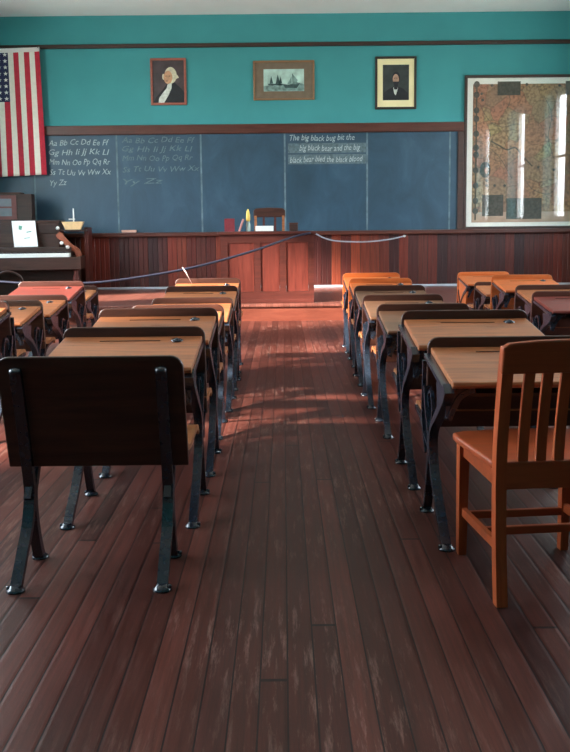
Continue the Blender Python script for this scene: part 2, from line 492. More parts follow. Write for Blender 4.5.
def chalk_text(body, x0, x1, z, h, mat, shear=0.25, d=.0225):
    cu = bpy.data.curves.new('chalk', 'FONT')
    cu.body = body; cu.size = 1; cu.shear = shear; cu.resolution_u = 2
    tmp = bpy.data.objects.new('tmp_chalk', cu); COL.objects.link(tmp)
    dg = bpy.context.evaluated_depsgraph_get()
    me = bpy.data.meshes.new_from_object(tmp.evaluated_get(dg))
    bpy.data.objects.remove(tmp)
    xs = [v.co.x for v in me.vertices]
    sx = (x1 - x0) / (max(xs) - min(xs)); mn = min(xs)
    for v in me.vertices:
        X = x0 + (v.co.x - mn) * sx
        wob = 0.008 * math.sin(X * 9 + z * 7)
        v.co = Vector((X - BX, -d, z - h * 0.33 + v.co.y * h + wob - BZ))
    me.materials.clear(); me.materials.append(mat)
    o = bpy.data.objects.new('chalk_writing', me); COL.objects.link(o); o.parent = bb
    return o
for body, x1, z in (('Aa Bb Cc Dd Ee Ff', -2.70, 2.512), ('Gg Hh Ii Jj Kk Ll', -2.70, 2.365), ('Mm Nn Oo Pp Qq Rr', -2.69, 2.21), ('Ss Tt Uu Vv Ww Xx', -2.68, 2.05), ('Yy Zz', -3.38, 1.89)):
    chalk_text(body, -3.645, x1, z, .125, M['chalk'])
for body, x1, z in (('Aa Bb Cc Dd Ee Ff', -1.36, 2.535), ('Gg Hh Ii Jj Kk Ll', -1.40, 2.40), ('Mm Nn Oo Pp Qq Rr', -1.40, 2.26), ('Ss Tt Uu Vv Ww Xx', -1.30, 2.09), ('Yy Zz', -1.87, 1.90)):
    chalk_text(body, -2.50, x1, z, .12, M['chalkfaint'])
for z in (2.388, 2.215):
    wbox(MB(), 0.09, 1.31, z - .075, z + .075, .0, .0212).build('chalk_smear', M['chalksmear'], bb)
chalk_text('The big black bug bit the', 0.12, 1.13, 2.545, .13, M['chalk'])
chalk_text('big black bear and the big', 0.27, 1.22, 2.388, .13, M['chalk'])
chalk_text('black bear bled the black blood', 0.12, 1.26, 2.215, .13, M['chalk'])

e = empty('chalkboard_eraser', (-2.42, WY - .06, 1.10), 0, 'small pale tan chalkboard eraser on the ledge below the blackboard, left side', 'eraser')
MB().box(-.115, .115, -.028, .028, .012, .045, .006).build('wooden_back', plain('pale_wood', (0.62, 0.36, 0.27), .6), e)
MB().box(-.11, .11, -.025, .025, 0, .012).build('felt_pad', plain('felt', (0.35, 0.22, 0.2), .95, .3, 80), e)

# ------------------------------------------------------------------ pictures on the wall
def ell(cx, cz, rx, rz, n=24, a0=0, a1=360):
    return [(cx + rx * math.cos(R(a0 + (a1 - a0) * i / n)), cz + rz * math.sin(R(a0 + (a1 - a0) * i / n))) for i in range(n)]
def layer(mb, pts, d, mi):
    mb.face([(p[0], -d, p[1]) for p in pts], mi)
def frame(root, w, h, t, d, mat, bev=.006, name='frame'):
    f = MB()
    f.prism([(-w / 2, -h / 2), (w / 2, -h / 2), (w / 2 - t, -h / 2 + t), (-w / 2 + t, -h / 2 + t)], d, 'y', -d / 2, bev)
    f.prism([(-w / 2, h / 2), (-w / 2 + t, h / 2 - t), (w / 2 - t, h / 2 - t), (w / 2, h / 2)], d, 'y', -d / 2, bev)
    f.prism([(-w / 2, -h / 2), (-w / 2 + t, -h / 2 + t), (-w / 2 + t, h / 2 - t), (-w / 2, h / 2)], d, 'y', -d / 2, bev)
    f.prism([(w / 2, -h / 2), (w / 2, h / 2), (w / 2 - t, h / 2 - t), (w / 2 - t, -h / 2 + t)], d, 'y', -d / 2, bev)
    f.build(name, mat, root)
skin = plain('painted_skin', (0.55, 0.30, 0.17), .6, .25, 18)
skin2 = plain('pale_painted_skin', (0.42, 0.25, 0.17), .6, .3, 18)
hairw = plain('painted_grey_hair', (0.62, 0.58, 0.42), .6, .25, 25)
black = plain('painted_black', (0.010, 0.011, 0.016), .5, .3, 20)
linen = plain('painted_linen', (0.62, 0.66, 0.60), .6, .2, 25)

# left: white-haired sitter in a red-brown frame
p = empty('framed_portrait', (-1.751, WY, 3.425), 0, 'portrait of a white-haired sitter in black coat, red-brown frame, leftmost of three pictures', 'picture')
frame(p, .556, .71, .035, .03, wood('redframe', (0.26, 0.07, 0.05), (0.38, 0.11, 0.07), .4, 'x', 3, 10, .02))
mb = MB(); mb.box(-.245, .245, -.012, 0, -.322, .322)
mats = [plain('brown_ground', (0.065, 0.045, 0.05), .5, .35, 6), black, hairw, skin, linen]
layer(mb, [(-.235, -.32), (.24, -.32), (.24, -.16), (.19, -.10), (.11, -.03), (.06, .02), (-.01, -.02), (-.09, -.12), (-.20, -.24)], .0135, 1)
layer(mb, [(-.16, -.32), (-.075, -.32), (.0, -.20), (.045, -.10), (.05, -.03), (-.005, -.01), (-.03, -.10), (-.10, -.18), (-.15, -.25)], .0150, 4)
layer(mb, ell(.035, .095, .095, .125), .0150, 2)
layer(mb, [(.09, .13), (.14, .10), (.165, .06), (.12, .04), (.08, .0)], .0152, 2)
layer(mb, ell(-.005, .065, .068, .10), .0165, 3)
layer(mb, ell(-.075, .075, .02, .045), .0158, 2)
layer(mb, ell(-.055, .055, .018, .022), .0172, 3)
for sx in (-.035, .02): layer(mb, ell(sx, .085, .012, .006, 10), .0180, 1)
layer(mb, ell(-.02, .01, .02, .005, 10), .0180, 1)
mb.build('picture', mats, p)

# centre: sea scene in a wide brown mat
p = empty('framed_print', (0.037, WY, 3.427), 0, 'grey-green print of boats on water in a wide brown mat, centre of the three pictures', 'picture')
frame(p, .95, .60, .028, .03, wood('goldbrown', (0.20, 0.10, 0.045), (0.30, 0.16, 0.075), .4, 'x', 3, 10, .02))
MB().box(-.45, .45, -.014, 0, -.275, .275).build('mat_board', plain('brown_mat', (0.17, 0.125, 0.085), .8, .1, 14), p)
mb = MB(); mb.box(-.313, .313, -.016, -.014, -.165, .17)
mats = [plain('print_sky', (0.42, 0.60, 0.54), .6, .35, 7), plain('print_sea', (0.17, 0.28, 0.26), .6, .45, 18), plain('print_dark', (0.035, 0.075, 0.075), .6, .5, 25)]
layer(mb, [(-.31, -.163), (.31, -.163), (.31, -.06), (.2, -.03), (.05, -.07), (-.1, -.04), (-.22, -.07), (-.31, -.09)], .0168, 1)
layer(mb, [(-.02, -.055), (.02, -.115), (.20, -.12), (.255, -.04), (.20, -.06), (.05, -.065)], .0176, 2)          # hull
layer(mb, [(.13, -.06), (.135, -.06), (.14, .10), (.13, .10)], .0180, 2)
layer(mb, [(.14, .09), (.215, .0), (.19, -.05), (.14, -.05)], .0178, 1)
layer(mb, [(.05, -.06), (.12, -.05), (.12, .06)], .0178, 1)
for cx, s in ((-.20, .7), (-.10, .9), (-.055, .6)):
    layer(mb, [(cx - .06 * s, -.07), (cx + .05 * s, -.08), (cx + .07 * s, -.05), (cx - .07 * s, -.05)], .0178, 2)
    layer(mb, [(cx - .03 * s, -.05), (cx + .05 * s, -.045), (cx + .005 * s, .10 * s)], .0180, 2)
mb.build('picture', mats, p)

# right: dark-suited sitter in a black frame with a cream mat
p = empty('framed_portrait', (1.771, WY, 3.37), 0, 'portrait of a dark-suited sitter, cream mat and black frame, rightmost of three pictures', 'picture')
frame(p, .64, .80, .035, .03, plain('black_frame', (0.03, 0.02, 0.015), .35))
MB().box(-.29, .29, -.014, 0, -.37, .37).build('mat_board', plain('cream_mat', (0.86, 0.76, 0.44), .7, .04, 6), p)
mb = MB(); mb.box(-.20, .205, -.016, -.014, -.262, .275)
mats = [plain('print_ground', (0.032, 0.040, 0.040), .5, .4, 7), black, skin2, linen]
layer(mb, [(-.195, -.26), (.20, -.26), (.20, -.17), (.12, -.09), (.05, -.06), (-.04, -.06), (-.12, -.10), (-.195, -.16)], .0168, 1)
layer(mb, [(-.04, -.07), (.035, -.07), (.02, -.13), (.0, -.19), (-.025, -.16)], .0176, 3)
layer(mb, [(-.03, -.07), (.03, -.07), (.022, -.10), (-.022, -.10)], .0182, 1)
layer(mb, ell(0.005, .075, .062, .095), .0176, 1)
layer(mb, ell(0.0, .055, .048, .078), .0184, 2)
layer(mb, [(-.04, .02), (.045, .02), (.03, -.05), (0, -.06), (-.025, -.05)], .0190, 1)
for sx in (-.02, .018): layer(mb, ell(sx, .07, .009, .005, 10), .0192, 1)
mb.build('picture', mats, p)

# ------------------------------------------------------------------ wall map under glass
def map_mat():
    m, nt, b = new_mat('map_print')
    tc = N(nt, 'ShaderNodeTexCoord')
    n1 = N(nt, 'ShaderNodeTexNoise'); n1.inputs['Scale'].default_value = 2.3; n1.inputs['Detail'].default_value = 5
    nt.links.new(tc.outputs['Object'], n1.inputs['Vector'])
    ad = N(nt, 'ShaderNodeMix', data_type='VECTOR'); ad.inputs['Factor'].default_value = 0.18
    nt.links.new(tc.outputs['Object'], ad.inputs['A']); nt.links.new(n1.outputs['Color'], ad.inputs['B'])
    vo = N(nt, 'ShaderNodeTexVoronoi'); vo.inputs['Scale'].default_value = 4.2
    nt.links.new(ad.outputs['Result'], vo.inputs['Vector'])
    sp = N(nt, 'ShaderNodeSeparateXYZ'); nt.links.new(vo.outputs['Color'], sp.inputs[0])
    rp = ramp(nt, [(0.0, (0.34, 0.30, 0.14)), (0.25, (0.42, 0.20, 0.105)), (0.5, (0.36, 0.25, 0.14)), (0.75, (0.46, 0.18, 0.105)), (1.0, (0.32, 0.22, 0.12))])
    nt.links.new(sp.outputs[0], rp.inputs['Fac'])
    n2 = N(nt, 'ShaderNodeTexNoise'); n2.inputs['Scale'].default_value = 26; n2.inputs['Detail'].default_value = 6
    nt.links.new(tc.outputs['Object'], n2.inputs['Vector'])
    r2 = ramp(nt, [(0.34, (0.48, 0.45, 0.42)), (0.58, (1.12, 1.1, 1.08))]); nt.links.new(n2.outputs['Fac'], r2.inputs['Fac'])
    mx = N(nt, 'ShaderNodeMix', data_type='RGBA', blend_type='MULTIPLY'); mx.inputs['Factor'].default_value = 1
    nt.links.new(rp.outputs['Color'], mx.inputs['A']); nt.links.new(r2.outputs['Color'], mx.inputs['B'])
    n3 = N(nt, 'ShaderNodeTexNoise'); n3.inputs['Scale'].default_value = 1.6; n3.inputs['Detail'].default_value = 3
    nt.links.new(tc.outputs['Object'], n3.inputs['Vector'])
    r3 = ramp(nt, [(0.40, (0, 0, 0)), (0.68, (0.75, 0.75, 0.75))]); nt.links.new(n3.outputs['Fac'], r3.inputs['Fac'])
    m2 = N(nt, 'ShaderNodeMix', data_type='RGBA'); nt.links.new(r3.outputs['Color'], m2.inputs['Factor'])
    nt.links.new(mx.outputs['Result'], m2.inputs['A']); m2.inputs['B'].default_value = (0.24, 0.145, 0.11, 1)
    # thin borders between the tinted counties
    v2 = N(nt, 'ShaderNodeTexVoronoi', feature='DISTANCE_TO_EDGE'); v2.inputs['Scale'].default_value = 4.2
    nt.links.new(ad.outputs['Result'], v2.inputs['Vector'])
    lt = N(nt, 'ShaderNodeMath', operation='LESS_THAN'); lt.inputs[1].default_value = 0.018; nt.links.new(v2.outputs['Distance'], lt.inputs[0])
    lm = N(nt, 'ShaderNodeMath', operation='MULTIPLY'); lm.inputs[1].default_value = 0.45; nt.links.new(lt.outputs[0], lm.inputs[0])
    m3 = N(nt, 'ShaderNodeMix', data_type='RGBA'); nt.links.new(lm.outputs[0], m3.inputs['Factor'])
    nt.links.new(m2.outputs['Result'], m3.inputs['A']); m3.inputs['B'].default_value = (0.12, 0.06, 0.035, 1)
    nt.links.new(m3.outputs['Result'], b.inputs['Base Color'])
    b.inputs['Roughness'].default_value = 0.8
    return m
MX0, MX1, MZ0, MZ1 = 2.84, 4.90, 1.10, 3.47
mw, mh = MX1 - MX0, MZ1 - MZ0
mroot = empty('framed_wall_map', ((MX0 + MX1) / 2, WY, MZ0 + mh / 2), 0, 'tall tan wall map under glass with a cream border, right of the blackboard', 'map')
frame(mroot, mw, mh, .04, .05, M['trimd'], .006)
MB().box(-mw / 2 + .03, mw / 2 - .03, -.012, 0, -mh / 2 + .018, mh / 2 - .03).build('border_mat', plain('cream_border', (0.93, 0.90, 0.82), .7, .04, 5), mroot)
cx = (MX0 + MX1) / 2; cz = MZ0 + mh / 2
mb = MB()
px0, px1, pz0, pz1 = 2.972 - cx, 4.77 - cx, 1.205 - cz, 3.337 - cz
mb.box(px0, px1, -.014, -.012, pz0, pz1)
ink = plain('map_ink', (0.085, 0.070, 0.055), .8, .3, 30)
pale = plain('map_pale', (0.48, 0.32, 0.22), .8, .15, 6)
inkline = plain('map_river', (0.10, 0.075, 0.05), .8, .2, 10)
mats = [map_mat(), ink, pale, inkline]
def rect(a, b_, c, d): return [(a, c), (b_, c), (b_, d), (a, d)]
def mp(px, py): return ((px - 283) * WY / 750 - 0.005 - cx, 1.15 - ((py + .0105 * (px - 283)) - 228) * WY / 750 - cz + .012)
# lower title strip, dark inset pictures and panels
layer(mb, rect(px0 + .005, px1 - .005, pz0 + .004, pz0 + .16), .0146, 2)
for a, b_, c, d in ((481, 502, 217, 196), (505, 540, 220, 199)):
    q0, q1 = mp(a, c), mp(b_, d); layer(mb, rect(q0[0], q1[0], q0[1], q1[1]), .0152, 1)
for a, b_, c, d in ((494.5, 517, 99.5, 86), (561, 580, 99, 85.5)):
    q0, q1 = mp(a, c), mp(b_, d); layer(mb, rect(q0[0], q1[0], q0[1], q1[1]), .0152, 1)
# oval vignette at lower left and small ornaments
o = mp(483.5, 171.5); layer(mb, ell(o[0], o[1], .085, .125), .0152, 1); layer(mb, ell(o[0] + .02, o[1] - .01, .03, .05), .0158, 0)
for a, b_ in ((479, 98), (480, 104), (489, 90), (523, 89), (555, 90), (485, 187), (493, 187), (503, 187), (536, 169), (551.5, 171.5), (485, 182)):
    o = mp(a, b_); layer(mb, ell(o[0], o[1], .022, .022, 12), .0152, 1)
# left border: bar with knots
o0, o1 = mp(474.2, 221), mp(474.2, 86); layer(mb, rect(o0[0] - .012, o0[0] + .012, o0[1], o1[1]), .0152, 3)
for py in (89, 99, 114, 122, 136.5, 150, 157, 172, 187, 202, 212):
    o = mp(474.2, py); layer(mb, ell(o[0], o[1], .046, .050, 14), .0158, 1)
# rivers
def river(pts, w, mi=3, d=.0155):
    q = [mp(*p_) for p_ in smooth_path(pts, 4)]
    for i in range(len(q) - 1):
        a, b_ = Vector(q[i]), Vector(q[i + 1]); t = (b_ - a).normalized(); nn = Vector((-t.y, t.x)) * w / 2
        layer(mb, [a + nn, a - nn, b_ - nn, b_ + nn], d, mi)
river([(488.5, 143.5), (497, 148), (505, 152), (513, 150), (520, 158), (524, 162), (530, 168)], .022)
river([(501, 92), (507, 103), (504, 112)], .010)
river([(487, 150), (498, 160), (510, 180)], .008); river([(520, 175), (530, 190), (548, 195), (556, 180)], .008)
river([(478, 110), (488, 125), (500, 130), (515, 127), (522, 133)], .007)
river([(540, 100), (548, 118), (545, 140), (551, 160)], .008)
mb.build('map_sheet', mats, mroot)
MB().box(-mw / 2 + .03, mw / 2 - .03, -.034, -.030, -mh / 2 + .02, mh / 2 - .03).build('glass_pane', M['glass'], mroot)

# ------------------------------------------------------------------ flag
def flag():
    bm = MB()
    W, H = 1.03, 1.885
    root_x, top_z, y0 = -3.70, 3.90, WY - .13
    fm = [plain('flag_red', (0.52, 0.020, 0.045), .8, .12, 20), plain('flag_white', (0.86, 0.80, 0.70), .8, .05, 20), plain('flag_blue', (0.016, 0.022, 0.075), .8, .15, 20), plain('star_white', (0.80, 0.78, 0.72), .8)]
    def P(u, v, off=0):           # u from the right edge leftwards, v downwards
        x = -u * W + 0.045 * 0 + .035 * math.sin(v * 1.7) * 0 - 0.03 * v * (u - .6) * 2
        fold = .018 * math.sin(u * 17 + v * 1.5) * (0.3 + .7 * v) + .02 * math.sin(u * 6 + 1)
        z = -v * H - .05 * u
        return (x, fold - off, z)
    nu, nv = 52, 40
    vs = [[bm.bm.verts.new(P(i / nu, j / nv)) for j in range(nv + 1)] for i in range(nu + 1)]
    for i in range(nu):
        for j in range(nv):
            f = bm.bm.faces.new((vs[i][j], vs[i][j + 1], vs[i + 1][j + 1], vs[i + 1][j]))
            f.smooth = True
            stripe = i // 4                     # 13 stripes, first (right edge) red
            mi = 0 if stripe % 2 == 0 else 1
            if stripe >= 6 and j < 16: mi = 2
            f.material_index = mi
    for c in range(6):
        for r_ in range(8):
            u = (24 + 28 * (c + .5) / 6) / nu; v = 0.4 * (r_ + .5) / 8
            pts = []
            for k in range(10):
                rad = .034 if k % 2 == 0 else .014
                a = R(90 + 36 * k)
                q = P(u - rad * math.cos(a) / W, v - rad * math.sin(a) / H, .004)
                pts.append(q)
            bm.face(pts, 3)
    o = bm.build('flag_cloth', fm)
    mod = o.modifiers.new('thickness', 'SOLIDIFY'); mod.thickness = .003
    r0 = empty('flag', (root_x, y0, top_z), 0, 'striped red and white flag with starred blue corner hanging upright at top left', 'flag')
    o.parent = r0
    h = MB()
    n_ = 20
    top = [P(i / n_, 0) for i in range(n_ + 1)]
    for i in range(n_):
        a, b_ = top[i], top[i + 1]
        h.face([(a[0], a[1] - .006, a[2] - .02), (a[0], a[1] - .006, a[2] + .045), (b_[0], b_[1] - .006, b_[2] + .045), (b_[0], b_[1] - .006, b_[2] - .02)])
    hd = h.build('header_band', plain('canvas', (0.82, 0.76, 0.72), .8, .05), r0)
    m2 = hd.modifiers.new('thickness', 'SOLIDIFY'); m2.thickness = .008
    g = MB(); g.tube([(-.012, -.02, .03), (-.012, .128, .03)], .006, 8)
    g.build('hanging_nail', M['brass'], r0)
flag()

# ------------------------------------------------------------------ school desks
def school_unit(w, h, desk=True, seat=True, sided=False, legs=None):
    root = empty('school_desk' if desk else 'school_bench')
    # back panel (its top edge is the rail behind the desk top)
    z0 = 0.345 if desk else 0.350
    bk = MB()
    bk.prism(rrect(-w / 2, w / 2, z0, h, .042, 5, False), .019, 'y', 0, .005)
    b = bk.build('backrest', M['back'], root)
    lean = .03 if desk else .085
    for v in b.data.vertices:
        t = (h - v.co.z) / (h - z0)
        v.co.y += lean * t - .012 * math.sin(math.pi * t) * (1 if desk else 1)
        if not desk: v.co.x *= 1 - .0 * t
    if desk:
        tw = w - .022
        zb, zf = h - .040, h - .104            # top surface at the back and at the pupil's edge
        yb, yf = -.014, -.405
        t = MB()
        pr = [(yb, zb), (yb, zb - .024), (yf + .008, zf - .024), (yf - .004, zf - .014), (yf, zf)]
        t.prism(pr, tw, 'x', 0, .004)
        t.build('desk_top', M['top'], root)
        # book box under the top
        s = MB()
        for s_ in (-1, 1):
            s.prism([(yb, zb - .024), (yb, zb - .12), (yf + .10, zf - .075), (yf + .10, zf - .020)], .012, 'x', s_ * (tw / 2 - .075))
        s.prism([(yb, zb - .12), (yb, zb - .108), (yf + .10, zf - .063), (yf + .10, zf - .075)], tw - .162, 'x', 0)
        s.build('book_shelf', M['shelf'], root)
        # inkwell near the right rear corner
        iy = -.075; iz = zb - .075 * (zb - zf) / (yb - yf) * 1 + .0 * 1
        iz = zb + (iy - yb) * (zb - zf) / (yb - yf)
        k = MB(); k.lathe([(.026, -.005), (.026, .003), (.020, .005), (.020, .002)], (tw / 2 - .10, iy, iz), 18)
        ink_ = k.build('inkwell', M['iron'], root)
        k = MB(); k.lathe([(.017, .003), (.017, .007), (.006, .009), (.003, .012)], (tw / 2 - .10, iy, iz), 16)
        k.build('lid', M['iron'], ink_)
        g = MB(); g.box(-.13, tw / 2 - .17, iy - .006, iy + .006, iz - .0035, iz + .0016)
        g.build('pencil_groove', M['back'], root)
        if sided:
            for s_ in (-1, 1):
                q = MB(); q.prism([(yb, zb - .026), (yb, .26), (yb - .08, .26), (yf + .09, zf - .25), (yf + .02, zf - .028)], .018, 'x', s_ * (tw / 2 - .008), .003)
                q.build('side_panel', M['backred'], root)
    if seat:
        y0 = .02 if desk else .075
        q_ = .70 if desk else 1.0
        pth = smooth_path([(y0, .425), (y0 + .02 * q_, .408), (y0 + .10 * q_, .398), (y0 + .22 * q_, .405), (y0 + .30 * q_, .402), (y0 + .335 * q_, .375)], 4)
        st = MB(); st.strip(pth, .02, w - .002, 'x', 0)
        st.build('seat', M['seat'], root, smooth=False)
    # iron standards
    for s_ in (-1, 1):
        f = MB(); X = (legs[0] if s_ < 0 else legs[1]) if legs else s_ * (w / 2 - (.018 if desk else .07))
        if desk:
            zf = h - .104
            # curved arm from the pupil's edge of the top running down into the near leg
            near = smooth_path([(-.392, zf - .024), (-.350, zf - .075), (-.250, .47), (-.160, .40), (-.125, .33), (-.150, .24), (-.235, .13), (-.330, .05), (-.378, .008)], 5)
            n_ = len(near)
            f.strip(near, [.045 - .022 * min(1, i / (n_ * .35)) for i in range(n_)], .034, 'x', X)
            far = smooth_path([(-.012, h - .20), (-.030, .46), (-.085, .37), (-.100, .29), (-.075, .17), (-.045, .08), (-.015, .008)], 5)
            f.strip(far, .020, .032, 'x', X)
            # bar under the top, web, and small scroll
            f.prism([(-.018, zb - .024), (-.018, zb - .040), (-.385, zf - .042), (-.385, zf - .024)], .034, 'x', X)
            f.prism([(-.385, zf - .030), (-.335, zf - .10), (-.25, .465), (-.215, .47), (-.20, zf - .04)], .008, 'x', X)
            f.strip(smooth_path([(-.10, .385), (-.13, .45), (-.10, .52), (-.05, .50), (-.065, .455)], 5), .012, .014, 'x', X)
            f.strip(smooth_path([(-.20, .17), (-.15, .20), (-.10, .20), (-.075, .16)], 4), .012, .016, 'x', X)
            # gusset curling inward under the front edge
            f.strip(smooth_path([(X - s_ * .010, zf - .15), (X - s_ * .030, zf - .10), (X - s_ * .055, zf - .06), (X - s_ * .10, zf - .036)], 4), [.02] * 12 + [.03], .022, 'y', -.345)
            f.prism([(X, zf - .14), (X, zf - .03), (X - s_ * .08, zf - .03), (X - s_ * .045, zf - .085)], .010, 'y', -.345)
            feet = ((X, -.385), (X, -.02))
            # post behind the backrest
            f.strip([(.018, h - .10), (.030, .50), (.040, .40), (.01, .33), (-.085, .30)], .014, .03, 'x', X)
        else:
            post = smooth_path([(-.022, h - .045), (.012, .56), (.045, .40), (.062, .32), (.066, .26), (.035, .17), (-.03, .09), (-.095, .012)], 5)
            f.strip(post, .020, .036, 'x', X)
            fore = smooth_path([(.165, .39), (.135, .345), (.105, .30), (.082, .255), (.085, .18), (.105, .09), (.135, .012)], 5)
            f.strip(fore, .024, .034, 'x', X)
            f.lathe([(.004, -.012), (.018, -.008), (.021, .0), (.018, .009), (.004, .013)], (X, -.022, h - .045), 14)
            feet = ((X, -.105), (X, .145))
        if seat:
            y0 = 0 if desk else .06
            f.strip(smooth_path([(y0 - .02, .25), (y0 + .05 * q_, .33), (y0 + .14 * q_, .368), (y0 + .26 * q_, .385), (y0 + .30 * q_, .388)], 4), .018, .024, 'x', X)
        ob = f.build('side_standard', M['iron'], root)
        for fx, fy in feet:
            ft = MB()
            ft.lathe([(.030, 0), (.030, .005), (.022, .010), (.014, .020)], (0, 0, 0), 14)
            ft.lathe([(.008, .006), (.008, .016), (.003, .019)], (s_ * .022, 0, 0), 8)
            o = ft.build('foot', M['iron'], ob)
            o.location = (fx, fy, 0); o.scale = (1.0, .85, 1)
    return root

def recolour(root, part, mat):
    for ch in root.children:
        if mat and ch.name.split('.')[0] == part:
            ch.data = ch.data.copy(); ch.data.materials[0] = mat

WL, HL = .61, .73
WS, HS = .55, .70
big = school_unit(WL, HL, legs=(-.305, .305)); bigl = school_unit(WL, HL, legs=(-.204, .283)); small = school_unit(WS, HS)
rear = school_unit(.61, .742, desk=False)
sidedp = school_unit(WS, HS, sided=True, seat=False)
first = {'big': big, 'bigl': bigl, 'small': small, 'sided': sidedp}
used = set()
def desk(kind, xc, y, h, label, group, dx=0, var=None, rz=0):
    src = first[kind]
    if kind in used: o = copy_tree(src)
    else: o = src; used.add(kind)
    o.location = (xc, y, 0); o.rotation_euler = (0, 0, rz)
    o.scale = (1, 1, h / (HL if kind[:3] == 'big' else HS))
    tag(o, label, 'desk', group)
    return o, var
later = []
GL, GR, GOL, GOR = ('desks in the row left of the aisle', 'desks in the row right of the aisle', 'desks in the outer left row', 'desks in the outer right row')
rear.location = (-.634, 2.41, 0)
tag(rear, 'lone dark wooden bench seat with black iron legs, nearest at the lower left', 'bench seat')
rows = [
 ('bigl', -.645, 3.20, .734, 'school desk directly in front of the lone dark bench seat, left of the aisle', GL, None),
 ('bigl', -.640, 3.80, .751, 'second school desk ahead of the lone bench seat, tall rounded rail, left of aisle', GL, None),
 ('small', -.628, 4.41, .706, 'third school desk ahead of the lone bench seat, mostly hidden behind the taller second', GL, None),
 ('small', -.615, 5.03, .690, 'fourth school desk ahead of the lone bench seat, left of the aisle', GL, None),
 ('small', -.618, 5.65, .721, 'fifth school desk ahead of the lone bench seat, bright golden top, left of aisle', GL, None),
 ('small', -.636, 6.29, .737, 'farthest school desk left of the aisle, closest to the platform', GL, None),
 ('big', .878, 2.97, .710, 'large dark-railed school desk just behind the orange slat-back chair', GR, None),
 ('big', .872, 3.60, .747, 'second school desk right of the aisle, bright tan top with an inkwell', GR, None),
 ('small', .822, 4.40, .698, 'third school desk right of the aisle, brown top and dark rail', GR, {'desk_top': 'topdark'}),
 ('small', .809, 5.08, .691, 'fourth school desk right of the aisle, brown top and dark rail', GR, {'desk_top': 'topdark'}),
 ('small', .816, 5.76, .703, 'fifth school desk right of the aisle, last dark one before two orange ones', GR, {'desk_top': 'topdark'}),
 ('small', .840, 6.50, .708, 'nearer of the two orange varnished school desks right of the aisle', GR, {'backrest': 'backred', 'desk_top': 'backred'}),
 ('small', .845, 7.20, .713, 'farther of the two orange varnished school desks right of the aisle', GR, {'backrest': 'backred', 'desk_top': 'backred'}),
 ('big', -1.905, 4.35, .747, 'nearest school desk in the outer left row, cut off by the view edge', GOL, None),
 ('small', -1.88, 4.97, .690, 'second school desk in the outer left row, golden top and rounded brown rail', GOL, {'backrest': 'shelf'}),
 ('small', -1.89, 5.58, .672, 'third school desk in the outer left row, dark rail before the red-topped desk', GOL, None),
 ('small', -1.93, 6.22, .730, 'school desk with red top and reddish rail in the outer left row', GOL, {'desk_top': 'topred', 'backrest': 'trim'}),
 ('small', -1.99, 6.90, .640, 'farthest school desk in the outer left row, small orange top beyond the red-topped desk', GOL, {'desk_top': 'seat'}),
 ('sided', 2.135, 8.00, .663, 'orange front desk with wooden sides, farthest in the outer right row', GOR, {'desk_top': 'backred', 'backrest': 'backred', 'book_shelf': 'backred'}),
 ('small', 2.155, 7.37, .602, 'low dark school desk just nearer than the wooden-sided orange desk, outer right row', GOR, None),
 ('small', 2.15, 6.75, .709, 'school desk with orange rail and top, middle of the outer right row', GOR, {'backrest': 'backred', 'desk_top': 'backred'}),
 ('small', 2.165, 6.10, .667, 'school desk with blackish rail just nearer than the orange-railed one, outer right row', GOR, None),
 ('small', 2.085, 5.45, .672, 'nearest school desk in the outer right row, dull red top, cut by view edge', GOR, {'desk_top': 'topred', 'backrest': 'trim'}),
]
for kind, xc, y, h, lab, grp, var in rows:
    o, v = desk(kind, xc, y, h, lab, grp, 0, var)
    later.append((o, v))
for o, v in later:
    if v:
        for part, mk in v.items(): recolour(o, part, M[mk])

# pale quill standing on the farthest left desk
q = MB(); q.tube([(0, 0, 0), (-.03, 0, .06), (-.075, 0, .135)], [.0025, .003, .002], 6)
qr = empty('quill', (-.765, 6.245, .695), 0, 'slender pale quill leaning up from the farthest desk left of the aisle', 'quill')
q.build('shaft', plain('quill_shaft', (0.48, 0.36, 0.34), .6), qr)
q = MB(); q.strip([(-.028, .055), (-.05, .10), (-.072, .132), (-.080, .140)], [.004, .010, .011, .004], .002, 'y', 0)
q.build('feather', plain('quill_feather', (0.50, 0.42, 0.42), .8), qr)

